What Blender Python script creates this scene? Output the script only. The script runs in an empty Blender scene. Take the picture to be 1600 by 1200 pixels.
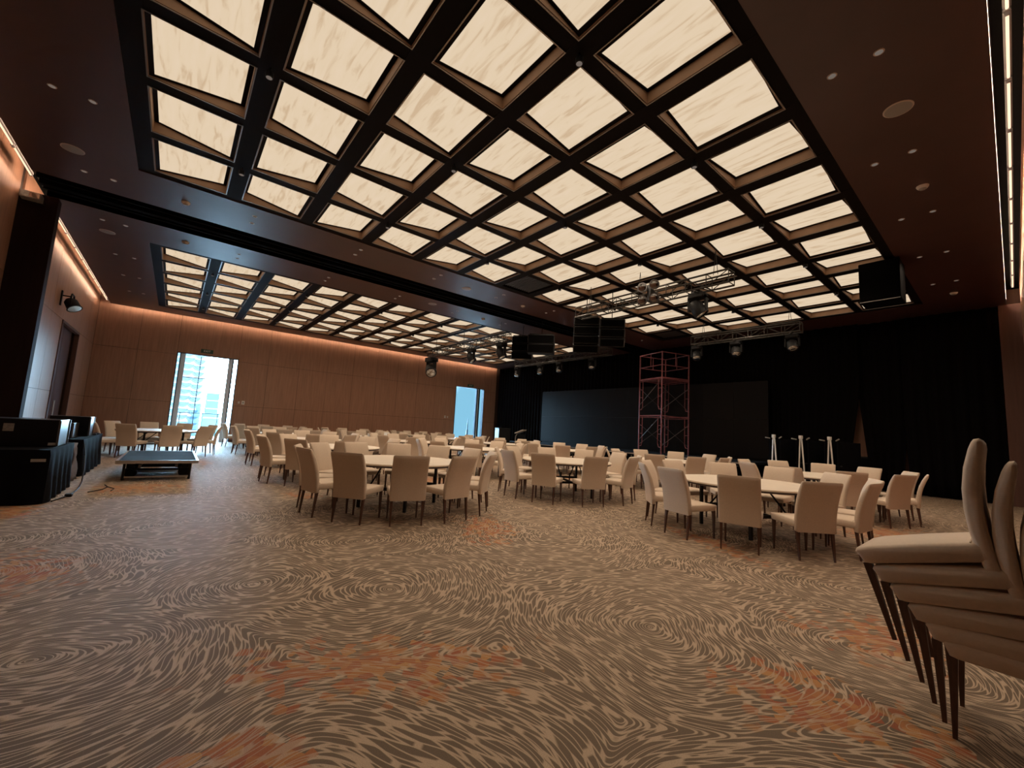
import bpy, bmesh, math, random
from mathutils import Vector, Matrix
random.seed(7)
PI = math.pi
S = bpy.context.scene
COL = S.collection

# ------------------------------------------------------------------ camera
EYE = 1.38
YAW, PITCH, ROLL = math.radians(50.87), math.radians(6.25), math.radians(3.13)
FPX = 641.0
fw = Vector((-math.sin(YAW)*math.cos(PITCH), math.cos(YAW)*math.cos(PITCH), math.sin(PITCH)))
rt = Vector((math.cos(YAW), math.sin(YAW), 0)); up = rt.cross(fw)
cx = rt*math.cos(ROLL) + up*math.sin(ROLL); cy = -rt*math.sin(ROLL) + up*math.cos(ROLL); cz = -fw
camd = bpy.data.cameras.new('camera'); camd.sensor_fit = 'HORIZONTAL'; camd.sensor_width = 36.0
camd.lens = FPX/1600.0*36.0; camd.clip_start = 0.02; camd.clip_end = 1000
cam = bpy.data.objects.new('camera', camd); COL.objects.link(cam)
cam.matrix_world = Matrix(((cx.x, cy.x, cz.x, 0), (cx.y, cy.y, cz.y, 0), (cx.z, cy.z, cz.z, EYE), (0, 0, 0, 1)))
S.camera = cam

# ------------------------------------------------------------------ exposure and sky
S.view_settings.view_transform = 'Standard'; S.view_settings.look = 'None'
S.view_settings.exposure = 0.0; S.view_settings.gamma = 1.0; S.view_settings.use_curve_mapping = False
SKY_STRENGTH = 1.0
PANEL_EMIT = 1.02
TUBE_EMIT = 1.7
ADDED_STRIP_EMIT = 60.0
DOWN_W = 85.0
BEAM_W = 112.0
w = bpy.data.worlds.new('hazy_sky'); S.world = w; w.use_nodes = True
nt = w.node_tree; nt.nodes.clear()
def N(tree, t, **kw):
    n = tree.nodes.new(t)
    for k, v in kw.items(): setattr(n, k, v)
    return n
wo = N(nt, 'ShaderNodeOutputWorld'); wb = N(nt, 'ShaderNodeBackground')
tc = N(nt, 'ShaderNodeTexCoord'); dt = N(nt, 'ShaderNodeVectorMath', operation='DOT_PRODUCT')
sd = Vector((-1, 0.03, 0.35)).normalized(); dt.inputs[1].default_value = sd
mr = N(nt, 'ShaderNodeMapRange', interpolation_type='SMOOTHSTEP')
mr.inputs[1].default_value = 0.84; mr.inputs[2].default_value = 0.96; mr.inputs[3].default_value = 0; mr.inputs[4].default_value = 1
mx = N(nt, 'ShaderNodeMix', data_type='RGBA')
mx.inputs[6].default_value = (0.38, 0.72, 0.95, 1); mx.inputs[7].default_value = (44.0, 62.0, 80.0, 1)   # hazy glow round the sun
nt.links.new(tc.outputs['Generated'], dt.inputs[0]); nt.links.new(dt.outputs['Value'], mr.inputs[0])
nt.links.new(mr.outputs[0], mx.inputs[0]); nt.links.new(mx.outputs[2], wb.inputs[0]); nt.links.new(wb.outputs[0], wo.inputs[0])
wb.inputs[1].default_value = SKY_STRENGTH

sund = bpy.data.lights.new('sun', 'SUN'); sund.energy = 8.0; sund.angle = math.radians(3); sund.color = (1, .97, .92)
sun = bpy.data.objects.new('sun', sund); COL.objects.link(sun); sun.rotation_euler = Vector((.62, .30, .72)).to_track_quat('Z', 'Y').to_euler()

# ------------------------------------------------------------------ materials
M = {}
def mat(name, col, rough=.6, metal=0., spec=.5, var=0., vscale=8., stretch=(1, 1, 1), bump=0., sheen=0.):
    m = bpy.data.materials.new(name); m.use_nodes = True; t = m.node_tree
    b = t.nodes['Principled BSDF']
    b.inputs['Base Color'].default_value = (*col, 1); b.inputs['Roughness'].default_value = rough
    b.inputs['Metallic'].default_value = metal; b.inputs['Specular IOR Level'].default_value = spec
    if sheen: b.inputs['Sheen Weight'].default_value = sheen
    if var or bump:
        co = N(t, 'ShaderNodeTexCoord'); mp = N(t, 'ShaderNodeMapping'); mp.inputs['Scale'].default_value = stretch
        no = N(t, 'ShaderNodeTexNoise'); no.inputs['Scale'].default_value = vscale; no.inputs['Detail'].default_value = 5
        t.links.new(co.outputs['Object'], mp.inputs[0]); t.links.new(mp.outputs[0], no.inputs['Vector'])
        if var:
            rp = N(t, 'ShaderNodeMapRange'); rp.inputs[1].default_value = .25; rp.inputs[2].default_value = .75
            rp.inputs[3].default_value = 1-var; rp.inputs[4].default_value = 1+var
            ml = N(t, 'ShaderNodeVectorMath', operation='SCALE'); ml.inputs[0].default_value = col
            t.links.new(no.outputs[0], rp.inputs[0]); t.links.new(rp.outputs[0], ml.inputs['Scale'])
            t.links.new(ml.outputs[0], b.inputs['Base Color'])
        if bump:
            bp = N(t, 'ShaderNodeBump'); bp.inputs['Strength'].default_value = bump; bp.inputs['Distance'].default_value = .01
            t.links.new(no.outputs[0], bp.inputs['Height']); t.links.new(bp.outputs[0], b.inputs['Normal'])
    M[name] = m; return m
mat('veneer', (.36, .185, .118), .45, var=.16, vscale=3, stretch=(5, 5, .35))
mat('veneer_dark', (.09, .035, .024), .5, var=.2, vscale=3, stretch=(5, 5, .35))
mat('pillar_wood', (.016, .007, .006), .85, spec=.15, var=.2, vscale=3, stretch=(5, 5, .35))
mat('joint', (.05, .025, .016), .8)
mat('ceil_wood', (.068, .030, .025), .40, var=.12, vscale=2, stretch=(1, 1, 1))
mat('beam', (.006, .0035, .003), .7, spec=.10, var=.2, vscale=6)
mat('coffer_wood', (.34, .20, .12), .55, var=.1, vscale=5)
mat('blackish', (.002, .0018, .0018), .85, spec=.04)
mat('trim_metal', (.30, .26, .23), .35, .8)
mat('fabric', (.64, .51, .39), .85, var=.05, vscale=60, bump=.08, sheen=.15)
mat('fabric_seam', (.45, .34, .25), .9)
mat('leg_wood', (.085, .036, .022), .4, var=.3, vscale=14, stretch=(6, 6, 1))
mat('table_top', (.76, .655, .535), .45, var=.04, vscale=5)
mat('table_edge', (.05, .03, .025), .5)
mat('black_steel', (.008, .0075, .008), .55, spec=.3)
mat('velvet', (.0035, .0028, .0032), .95, spec=.08, var=.25, vscale=10, stretch=(4, 4, .2))
mat('screen', (.006, .0055, .006), .38, spec=.17)
mat('truss_steel', (.07, .065, .06), .45, .6)
mat('veneer_toned_down', (.13, .062, .045), .5, var=.16, vscale=3, stretch=(5, 5, .35))  # darker veneer copy; the return wall's dimmer light is put into the colour
mat('black_gloss', (.004, .0045, .006), .30, spec=.3)
mat('satin_black', (.005, .006, .008), .48, spec=.25)
mat('black_cloth', (.004, .004, .0055), .9, spec=.06, var=.2, vscale=5)
mat('grey_cloth', (.16, .15, .17), .9, var=.25, vscale=9)
mat('alu', (.52, .50, .48), .33, .85)
mat('dark_alu', (.16, .15, .15), .4, .8)
mat('white_steel', (.72, .69, .65), .4)
mat('red_steel', (.24, .075, .080), .45, var=.35, vscale=9)
mat('grey_plastic', (.30, .28, .26), .5)
mat('white_plastic', (.72, .66, .60), .5)
mat('lens', (.55, .56, .58), .06, 1.0)
mat('deck', (.012, .017, .026), .85, spec=.1, var=.25, vscale=20)
mat('paper', (.85, .85, .85), .7)
mat('frame_blue_flare', (.70, .80, .92), .5)  # blue-grey mullions, lightened so the colour carries the daylight flare
mat('frame_dark', (.03, .05, .08), .4, .3)
mat('ext_white', (.80, .86, .88), .7)
mat('ext_blue', (.28, .50, .62), .4)
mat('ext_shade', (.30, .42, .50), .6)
mat('ext_teal', (.30, .58, .66), .5)
mat('ext_floor', (.55, .60, .66), .5)
mat('green_sign', (.03, .07, .045), .5)
mat('ring', (.55, .45, .38), .4)
mat('case_grey', (.22, .20, .18), .5, var=.3, vscale=30)

def emis(name, col, strength):
    m = bpy.data.materials.new(name); m.use_nodes = True; t = m.node_tree; t.nodes.clear()
    o = N(t, 'ShaderNodeOutputMaterial'); e = N(t, 'ShaderNodeEmission')
    e.inputs[0].default_value = (*col, 1); e.inputs[1].default_value = strength
    t.links.new(e.outputs[0], o.inputs[0]); M[name] = m; return m, t, e
emis('down_glow', (.75, .60, .50), .20)
emis('unseen_lamp_glow', (1.0, .78, .66), 45)
emis('tube_glow', (1.0, .66, .42), TUBE_EMIT)
# luminous onyx panels: cream with faint stone veins
m, t, e = emis('onyx_glow', (.76, .60, .42), PANEL_EMIT)
co = N(t, 'ShaderNodeTexCoord'); oi = N(t, 'ShaderNodeObjectInfo'); ad = N(t, 'ShaderNodeVectorMath', operation='ADD')
mp = N(t, 'ShaderNodeMapping'); mp.inputs['Scale'].default_value = (1.1, 7.0, 1); mp.inputs['Rotation'].default_value = (0, 0, .35)
no = N(t, 'ShaderNodeTexNoise'); no.inputs['Scale'].default_value = 1.5; no.inputs['Detail'].default_value = 6; no.inputs['Distortion'].default_value = .7
sc_ = N(t, 'ShaderNodeVectorMath', operation='SCALE'); sc_.inputs['Scale'].default_value = 37.0
cbn = N(t, 'ShaderNodeCombineXYZ')
t.links.new(oi.outputs['Random'], cbn.inputs[0]); t.links.new(oi.outputs['Random'], cbn.inputs[1])
t.links.new(cbn.outputs[0], sc_.inputs[0]); t.links.new(co.outputs['Object'], ad.inputs[0]); t.links.new(sc_.outputs[0], ad.inputs[1])
t.links.new(ad.outputs[0], mp.inputs[0]); t.links.new(mp.outputs[0], no.inputs['Vector'])
cr = N(t, 'ShaderNodeValToRGB'); cr.color_ramp.elements[0].position = .33; cr.color_ramp.elements[0].color = (.62, .45, .29, 1)
cr.color_ramp.elements[1].position = .47; cr.color_ramp.elements[1].color = (.75, .59, .41, 1)
el = cr.color_ramp.elements.new(.72); el.color = (.77, .61, .44, 1)
t.links.new(no.outputs[0], cr.inputs[0]); t.links.new(cr.outputs[0], e.inputs[0])
# clear glass
m = bpy.data.materials.new('glass'); m.use_nodes = True; t = m.node_tree; t.nodes.clear(); M['glass'] = m
o = N(t, 'ShaderNodeOutputMaterial'); a = N(t, 'ShaderNodeBsdfTransparent'); g = N(t, 'ShaderNodeBsdfGlossy'); mi = N(t, 'ShaderNodeMixShader')
a.inputs[0].default_value = (.86, .95, .97, 1); g.inputs[1].default_value = .02; mi.inputs[0].default_value = .06
t.links.new(a.outputs[0], mi.inputs[1]); t.links.new(g.outputs[0], mi.inputs[2]); t.links.new(mi.outputs[0], o.inputs[0])

# carpet: flowing fingerprint of dark dashes parted by pale lines, with rust-coloured leaf patches
def carpet():
    m = bpy.data.materials.new('carpet'); m.use_nodes = True; t = m.node_tree; b = t.nodes['Principled BSDF']; L = t.links.new; M['carpet'] = m
    b.inputs['Roughness'].default_value = .66; b.inputs['Specular IOR Level'].default_value = .38
    g = N(t, 'ShaderNodeNewGeometry')
    def math_(op, a_, b_=None):
        n = N(t, 'ShaderNodeMath', operation=op)
        for i, v in enumerate((a_, b_)):
            if v is None: continue
            if hasattr(v, 'links') or hasattr(v, 'is_output'): L(v, n.inputs[i])
            else: n.inputs[i].default_value = v
        return n.outputs[0]
    def noise(scale, detail=1, off=(0, 0, 0), dist=0):
        mp = N(t, 'ShaderNodeMapping'); mp.inputs['Location'].default_value = off; L(g.outputs['Position'], mp.inputs[0])
        n = N(t, 'ShaderNodeTexNoise'); n.inputs['Scale'].default_value = scale; n.inputs['Detail'].default_value = detail
        n.inputs['Distortion'].default_value = dist; L(mp.outputs[0], n.inputs['Vector']); return n
    sx = N(t, 'ShaderNodeSeparateXYZ'); L(g.outputs['Position'], sx.inputs[0])
    X, Y = sx.outputs[0], sx.outputs[1]
    # warped position, then distance to scattered whorl centres: evenly spaced rings that merge like a fingerprint
    nz = N(t, 'ShaderNodeTexNoise'); nz.inputs['Scale'].default_value = .75; nz.inputs['Detail'].default_value = 1.5; L(g.outputs['Position'], nz.inputs['Vector'])
    wv = N(t, 'ShaderNodeVectorMath', operation='SCALE'); wv.inputs['Scale'].default_value = .85; L(nz.outputs['Color'], wv.inputs[0])
    wp = N(t, 'ShaderNodeVectorMath', operation='ADD'); L(g.outputs['Position'], wp.inputs[0]); L(wv.outputs[0], wp.inputs[1])
    ws = N(t, 'ShaderNodeTexVoronoi', feature='SMOOTH_F1', voronoi_dimensions='2D'); ws.inputs['Scale'].default_value = .55; ws.inputs['Smoothness'].default_value = .06; L(wp.outputs[0], ws.inputs['Vector'])
    u = math_('MULTIPLY', ws.outputs['Distance'], 1/.55)
    def cells(ku, ka, kb):
        cb = N(t, 'ShaderNodeCombineXYZ'); L(math_('MULTIPLY', u, ku), cb.inputs[0]); L(math_('MULTIPLY', X, ka), cb.inputs[1]); L(math_('MULTIPLY', Y, kb), cb.inputs[2]); return cb
    cb = cells(42.0, 4.2, 4.2)
    ve = N(t, 'ShaderNodeTexVoronoi', feature='DISTANCE_TO_EDGE', voronoi_dimensions='3D'); L(cb.outputs[0], ve.inputs['Vector']); ve.inputs['Scale'].default_value = 1.0; ve.inputs['Randomness'].default_value = .9
    line = N(t, 'ShaderNodeMapRange', interpolation_type='SMOOTHSTEP'); line.inputs[1].default_value = .05; line.inputs[2].default_value = .12; line.inputs[3].default_value = 1; line.inputs[4].default_value = 0
    L(ve.outputs['Distance'], line.inputs[0])
    # shorter, leaf-like cells for the rust patches
    cb2 = cells(9.0, 15.0, 15.0)
    v2 = N(t, 'ShaderNodeTexVoronoi', feature='F1', voronoi_dimensions='3D'); L(cb2.outputs[0], v2.inputs['Vector']); v2.inputs['Scale'].default_value = 1.0
    # rust patches: where they lie on the floor (x, y, half-length, half-width, angle)
    patches = [(-2.35, 1.10, .90, .42, 1.05), (-2.08, .38, .35, .16, 1.0), (-.72, 2.85, .60, .45, .6), (-.75, 4.15, .60, .45, 1.2), (-5.25, -.85, .75, .42, .3), (-4.70, 3.50, .95, .45, -.5),
               (-2.75, 5.85, 1.05, .32, -.45), (-9.8, -.40, .75, .75, .1), (-8.2, -1.5, .8, .4, .1), (-1.4, 9.3, 1.2, .6, 1.2), (-3.9, 8.9, .9, .5, 1.0), (-8.1, 1.9, .5, .3, .4),
               (-9.5, 5.2, 1.0, .7, .4), (-12.3, 3.0, .8, .5, .8), (-9.0, 9.2, 1.0, .6, .2), (-12.5, 8.4, 1.1, .5, .7), (.1, 1.6, .5, .4, 0), (-14.5, .6, 1.0, .5, .2)]
    best = None
    for (px, py, ra, rb, an) in patches:
        dx = math_('SUBTRACT', X, px); dy = math_('SUBTRACT', Y, py); c, s = math.cos(an), math.sin(an)
        a_ = math_('ADD', math_('MULTIPLY', dx, c/ra), math_('MULTIPLY', dy, s/ra)); b_ = math_('ADD', math_('MULTIPLY', dx, -s/rb), math_('MULTIPLY', dy, c/rb))
        d = math_('SQRT', math_('ADD', math_('MULTIPLY', a_, a_), math_('MULTIPLY', b_, b_)))
        best = d if best is None else math_('MINIMUM', best, d)
    edge = noise(3.2, 3, (2, 4, 0)).outputs[0]
    spc = N(t, 'ShaderNodeSeparateColor'); L(v2.outputs['Color'], spc.inputs[0])
    fld = math_('ADD', best, math_('ADD', math_('MULTIPLY', edge, 1.1), math_('MULTIPLY', spc.outputs[2], 1.0)))
    rust = N(t, 'ShaderNodeMapRange', interpolation_type='SMOOTHSTEP'); rust.inputs[1].default_value = 1.45; rust.inputs[2].default_value = 1.72; rust.inputs[3].default_value = 1; rust.inputs[4].default_value = 0
    L(fld, rust.inputs[0])
    rr = N(t, 'ShaderNodeValToRGB'); r = rr.color_ramp; r.interpolation = 'LINEAR'
    r.elements[0].color = (.30, .075, .026, 1); r.elements[1].color = (.44, .215, .065, 1); e_ = r.elements.new(.55); e_.color = (.37, .130, .040, 1)
    L(spc.outputs[0], rr.inputs[0])
    # plain colours
    big = noise(.35, 2, (8, 2, 0)).outputs[0]; fine = noise(260, 2).outputs[0]
    dk = N(t, 'ShaderNodeMix', data_type='RGBA'); dk.inputs[6].default_value = (.115, .076, .047, 1); dk.inputs[7].default_value = (.175, .120, .077, 1); L(big, dk.inputs[0])
    lt = N(t, 'ShaderNodeMix', data_type='RGBA'); lt.inputs[7].default_value = (.48, .355, .25, 1); L(line.outputs[0], lt.inputs[0]); L(dk.outputs[2], lt.inputs[6])
    keep = math_('MULTIPLY', line.outputs[0], .62)
    rm = math_('MULTIPLY', rust.outputs[0], math_('SUBTRACT', 1.0, keep))
    fx = N(t, 'ShaderNodeMix', data_type='RGBA'); L(rm, fx.inputs[0]); L(lt.outputs[2], fx.inputs[6]); L(rr.outputs[0], fx.inputs[7])
    mo = N(t, 'ShaderNodeMapRange'); mo.inputs[1].default_value = .3; mo.inputs[2].default_value = .7; mo.inputs[3].default_value = .8; mo.inputs[4].default_value = 1.2; L(fine, mo.inputs[0])
    sc = N(t, 'ShaderNodeVectorMath', operation='SCALE'); L(fx.outputs[2], sc.inputs[0]); L(mo.outputs[0], sc.inputs['Scale'])
    L(sc.outputs[0], b.inputs['Base Color'])
    bp = N(t, 'ShaderNodeBump'); bp.inputs['Strength'].default_value = .25; bp.inputs['Distance'].default_value = .006
    L(math_('ADD', line.outputs[0], math_('MULTIPLY', fine, .7)), bp.inputs['Height']); L(bp.outputs[0], b.inputs['Normal'])
carpet()

# ------------------------------------------------------------------ helpers
class MB:
    def __init__(s): s.v = []; s.f = []
    def add(s, vs, fs):
        o = len(s.v); s.v += [tuple(p) for p in vs]; s.f += [tuple(i+o for i in q) for q in fs]; return s
    def box(s, x0, x1, y0, y1, z0, z1, b=0.):
        if b <= 0:
            vs = [(x, y, z) for x in (x0, x1) for y in (y0, y1) for z in (z0, z1)]
            return s.add(vs, [(0, 1, 3, 2), (4, 6, 7, 5), (0, 4, 5, 1), (2, 3, 7, 6), (0, 2, 6, 4), (1, 5, 7, 3)])
        bm = bmesh.new(); bmesh.ops.create_cube(bm, size=1)
        for q in bm.verts: q.co = Vector(((x0+x1)/2+q.co.x*(x1-x0), (y0+y1)/2+q.co.y*(y1-y0), (z0+z1)/2+q.co.z*(z1-z0)))
        bmesh.ops.bevel(bm, geom=list(bm.edges), offset=b, segments=2, affect='EDGES', profile=.5)
        bm.verts.index_update()
        s.add([q.co for q in bm.verts], [[q.index for q in f.verts] for f in bm.faces]); bm.free(); return s
    def tube(s, p0, p1, r0, r1=None, n=8, rot=0.):
        p0, p1 = Vector(p0), Vector(p1); r1 = r0 if r1 is None else r1
        d = (p1-p0).normalized(); a = d.orthogonal().normalized()
        if abs(d.z) > .9: a = Vector((1, 0, 0)); a = (a - d*a.dot(d)).normalized()
        b = d.cross(a); vs = []
        for p, r in ((p0, r0), (p1, r1)):
            for k in range(n):
                t = 2*PI*k/n+rot; vs.append(p + (a*math.cos(t)+b*math.sin(t))*r)
        fs = [(k, (k+1) % n, n+(k+1) % n, n+k) for k in range(n)] + [tuple(range(n))[::-1], tuple(range(n, 2*n))]
        return s.add(vs, fs)
    def path(s, pts, r, n=6):
        for a, b in zip(pts[:-1], pts[1:]): s.tube(a, b, r, n=n)
        return s
    def lathe(s, prof, n=20, c=(0, 0, 0), axis=None):
        vs = []; R = Matrix.Identity(3)
        if axis is not None: R = Vector((0, 0, 1)).rotation_difference(Vector(axis)).to_matrix()
        for r, z in prof:
            for k in range(n):
                t = 2*PI*k/n; vs.append(Vector(c) + R @ Vector((r*math.cos(t), r*math.sin(t), z)))
        fs = [(i*n+k, i*n+(k+1) % n, (i+1)*n+(k+1) % n, (i+1)*n+k) for i in range(len(prof)-1) for k in range(n)]
        fs += [tuple(range(n))[::-1], tuple(range((len(prof)-1)*n, len(prof)*n))]
        return s.add(vs, fs)
    def loft(s, prof, xs):
        """prof: closed outline in (y, z); xs: (x, inset) stations; inset shrinks the outline for rounded flanks"""
        n = len(prof); nr = []
        for i in range(n):
            p, a, b = Vector(prof[i]), Vector(prof[i-1]), Vector(prof[(i+1) % n])
            d1 = (p-a).normalized(); d2 = (b-p).normalized(); q = Vector((-(d1.y+d2.y), d1.x+d2.x)); nr.append(q.normalized())
        area = sum(prof[i][0]*prof[(i+1) % n][1]-prof[(i+1) % n][0]*prof[i][1] for i in range(n))
        sg = 1 if area > 0 else -1; vs = []
        for x, ins in xs:
            for p, q in zip(prof, nr): vs.append((x, p[0]+sg*q.x*ins, p[1]+sg*q.y*ins))
        k = len(xs)
        fs = [(i*n+j, i*n+(j+1) % n, (i+1)*n+(j+1) % n, (i+1)*n+j) for i in range(k-1) for j in range(n)]
        fs += [tuple(range(n))[::-1], tuple(range((k-1)*n, k*n))]
        return s.add(vs, fs)
    def mesh(s, name, m, smooth=None):
        me = bpy.data.meshes.new(name); me.from_pydata(s.v, [], s.f)
        bm = bmesh.new(); bm.from_mesh(me); bmesh.ops.recalc_face_normals(bm, faces=bm.faces); bm.to_mesh(me); bm.free()
        me.materials.append(M[m])
        if smooth:
            for p in me.polygons: p.use_smooth = True
            me.set_sharp_from_angle(angle=math.radians(smooth))
        me.update(); return me
def link(name, me, parent=None, loc=(0, 0, 0), rot=(0, 0, 0)):
    o = bpy.data.objects.new(name, me); COL.objects.link(o); o.location = loc; o.rotation_euler = rot
    if parent: o.parent = parent
    return o
def obj(name, mb, m, parent=None, smooth=None, loc=(0, 0, 0), rot=(0, 0, 0)):
    return link(name, mb.mesh(name, m, smooth), parent, loc, rot)
def tag(o, label=None, cat=None, group=None, kind=None):
    if label: o['label'] = label
    if cat: o['category'] = cat
    if group: o['group'] = group
    if kind: o['kind'] = kind
    return o
def thing(name, label, cat, loc=(0, 0, 0), rz=0., group=None):
    return tag(link(name, None, None, loc, (0, 0, rz)), label, cat, group)
def struct(name, mb, m, parent=None, label=None, **kw):
    o = obj(name, mb, m, parent, **kw)
    if parent is None: o['kind'] = 'structure'
    if label: o['label'] = label
    return o
def copy_tree(o, parent=None):
    c = o.copy(); COL.objects.link(c); c.parent = parent
    for ch in list(o.children): copy_tree(ch, c)
    return c
ORD = ['first', 'second', 'third', 'fourth', 'fifth', 'sixth', 'seventh', 'eighth', 'ninth', 'tenth', 'eleventh', 'twelfth', 'thirteenth', 'fourteenth', 'fifteenth', 'sixteenth', 'seventeenth', 'eighteenth', 'nineteenth', 'twentieth']
def screen_x(p):
    d = Vector(p)-Vector((0, 0, EYE)); return d.dot(cx)/d.dot(fw)

# ------------------------------------------------------------------ room shell
XW, XR, YL, YS = -24.35, 0.30, -2.95, 18.95      # window wall, right wall, left wall, wall behind the stage
CZ = 5.74                                        # ceiling height
TOP = 6.35
struct('floor', MB().box(XW-.25, 1.5, YL-.2, YS+.2, -.1, 0), 'carpet', label='patterned carpet with pale flowing lines and rust leaf patches')
# window wall with two tall openings; board panels are proud of a dark backing
W1 = (-.19, 2.20, 4.08); W2 = (14.85, 17.25, 4.14)
mb = MB()
mb.box(XW-.22, XW-.03, YL-.2, W1[0], 0, TOP); mb.box(XW-.22, XW-.03, W1[1], W2[0], 0, TOP); mb.box(XW-.22, XW-.03, W2[1], YS+.2, 0, TOP)
mb.box(XW-.22, XW-.03, W1[0], W1[1], W1[2], TOP); mb.box(XW-.22, XW-.03, W2[0], W2[1], W2[2], TOP)
wall_window = struct('wall_window', mb, 'joint', label='wood-panelled wall with two tall daylit openings')
ycuts = [-2.95, -1.55, W1[0], W1[1], 3.49, 4.95, 6.38, 7.80, 9.22, 10.55, 11.93, 13.25, W2[0], W2[1], 18.3]
zc = [0.0, 1.77, 3.97, 6.3]
G = .012
for i in range(len(ycuts)-1):
    a, b = ycuts[i], ycuts[i+1]
    rows = [(zc[k], zc[k+1]) for k in range(3)]
    if (a, b) == (W1[0], W1[1]): rows = [(W1[2], zc[3])]
    if (a, b) == (W2[0], W2[1]): rows = [(W2[2], zc[3])]
    for z0, z1 in rows: obj('wall_panel', MB().box(XW-.03, XW, a+G/2, b-G/2, z0+G/2, z1-G/2), 'veneer', wall_window)
# left wall, with a tall dark doorway
DX0, DX1, DZ = -21.2, -18.35, 3.95
mb = MB(); mb.box(XW, DX0, YL-.2, YL-.03, 0, TOP); mb.box(DX1, 1.5, YL-.2, YL-.03, 0, TOP); mb.box(DX0, DX1, YL-.2, YL-.03, DZ, TOP)
mb.box(DX0-.1, DX1+.1, YL-.40, YL-.30, 0, DZ+.2); mb.box(DX0-.1, DX1+.1, YL-.30, YL-.2, DZ+.0, DZ+.2); mb.box(DX0-.1, DX0, YL-.30, YL-.2, 0, DZ); mb.box(DX1, DX1+.1, YL-.30, YL-.2, 0, DZ)
wall_left = struct('wall_left', mb, 'joint', label='wood-panelled wall with a tall dark doorway')
xc = [XW, -22.75, DX0, DX1, -16.95, -15.55, -14.15, -12.98, -12.72, -11.4, -10.0, -8.6, -7.2, -5.8, -4.4, -3.0, -1.6, 0, 1.5]
for i in range(len(xc)-1):
    a, b = xc[i], xc[i+1]
    if a == -12.98: continue
    rows = [(DZ, 6.3)] if a == DX0 else [(zc[k], zc[k+1]) for k in range(3)]
    for z0, z1 in rows: obj('wall_panel', MB().box(a+G/2, b-G/2, YL-.03, YL, z0+G/2, z1-G/2), 'veneer', wall_left)
d = struct('door_1', MB().box(DX0-.02, DX0+.06, YL-.1, YL+.02, 0, DZ).box(DX1-.06, DX1+.02, YL-.1, YL+.02, 0, DZ).box(DX0, DX1, YL-.1, YL+.02, DZ-.06, DZ+.02), 'veneer_dark', label='tall dark double door in the left wall')
for k in range(2):
    xa = DX0+.07+k*1.36
    dl = obj('door_leaf', MB().box(xa, xa+1.34, YL-.22, YL-.16, .01, DZ-.01), 'veneer_dark', d)
    obj('pull_handle', MB().tube((DX0+1.36+(.07 if k else .0), YL-.10, .8), (DX0+1.36+(.07 if k else .0), YL-.10, 1.5), .014), 'alu', dl)
# pillar that houses the folding partition
struct('wall_pillar', MB().box(-12.98, -12.72, YL+.001, -2.40, 0, CZ-.001), 'pillar_wood', label='dark brown pillar at the end of the partition track')
# right wall and the recess the camera stands by
mb = MB().box(XR+.03, XR+.2, 4.6, YS+.2, 0, TOP).box(XR+.03, 1.5, 4.5, 4.6, 0, TOP).box(1.4, 1.55, YL-.2, 4.6, 0, TOP)
wall_right = struct('wall_right', mb, 'joint', label='wood-panelled wall at the right edge')
yc = [4.5, 5.9, 7.3, 8.7, 10.1, 11.5, 12.9, 14.3, 15.7, 17.1, 18.28]
for a, b in zip(yc[:-1], yc[1:]):
    for k in range(3): obj('wall_panel', MB().box(XR, XR+.03, a+G/2, b-G/2, zc[k]+G/2, zc[k+1]-G/2), 'veneer', wall_right)
# wall behind the stage and its return beside the drapes
wall_stage = struct('wall_stage', MB().box(XW-.2, 1.5, YS, YS+.2, 0, TOP), 'veneer', label='wood wall behind the black stage drapes')
struct('wall_return', MB().box(-.12, XR+.03, 18.28, 18.42, 0, CZ), 'veneer_toned_down', label='narrow strip of wood wall at the right end of the drapes')
struct('baseboard_window', MB().box(XW, XW+.02, YL, W1[0], 0, .12).box(XW, XW+.02, W1[1], W2[0], 0, .12).box(XW, XW+.02, W2[1], 18.2, 0, .12), 'veneer_dark', label='low dark baseboard under the window wall')
struct('baseboard_left', MB().box(XW, DX0, YL, YL+.02, 0, .12).box(DX1, -12.98, YL, YL+.02, 0, .12).box(-12.72, 1.4, YL, YL+.02, 0, .12), 'veneer_dark', label='low dark baseboard along the left wall')

# ceiling: boarded strips around two coffered bays and the partition slot, with light coves at the walls
BX = ((-9.93, 'near'), (-22.62, 'far')); DXG, DYG, Y0 = 1.388, 1.3585, -.90
NX, NY = 6, 13
YB0, YB1 = -1.0, Y0+NY*DYG+.1
bays = [(x0-.07, x0+NX*DXG+.07) for x0, _ in BX]
CT = .10
XE0, XE1, YE0 = -23.97, .04, -2.58                 # edges of the boarded ceiling at the coves
SL0, SL1 = -12.70, -11.52                          # partition slot
mb = MB()
for a, b in ((XE0, bays[1][0]), (bays[1][1], SL0), (SL1, bays[0][0]), (bays[0][1], XE1)): mb.box(a, b, YE0, YS, CZ, CZ+CT)
for a, b in bays:
    mb.box(a, b, YE0, YB0, CZ, CZ+CT); mb.box(a, b, YB1, YS, CZ, CZ+CT)
mb.box(XE1, 1.5, YL, 4.55, CZ, CZ+CT)
ceiling = struct('ceiling', mb, 'ceil_wood', label='dark brown boarded ceiling around the coffered light bays')
mb = MB().box(XW-.2, 1.6, YL-.2, YS+.2, TOP, TOP+.1)
struct('trim_1', mb, 'blackish', label='dark soffit above the ceiling coves and coffers')
mb = MB()                                           # cove upstands and slot cheeks
mb.box(XE0, XE0+.02, YE0, YS, CZ+CT, CZ+.30); mb.box(XE1-.02, XE1, 4.55, YS, CZ+CT, CZ+.30); mb.box(XE0, XE1, YE0, YE0+.02, CZ+CT, CZ+.30)
mb.box(SL0-.03, SL0, YE0, YS, CZ+.001, TOP); mb.box(SL1, SL1+.03, YE0, YS, CZ+.001, TOP)
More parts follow.
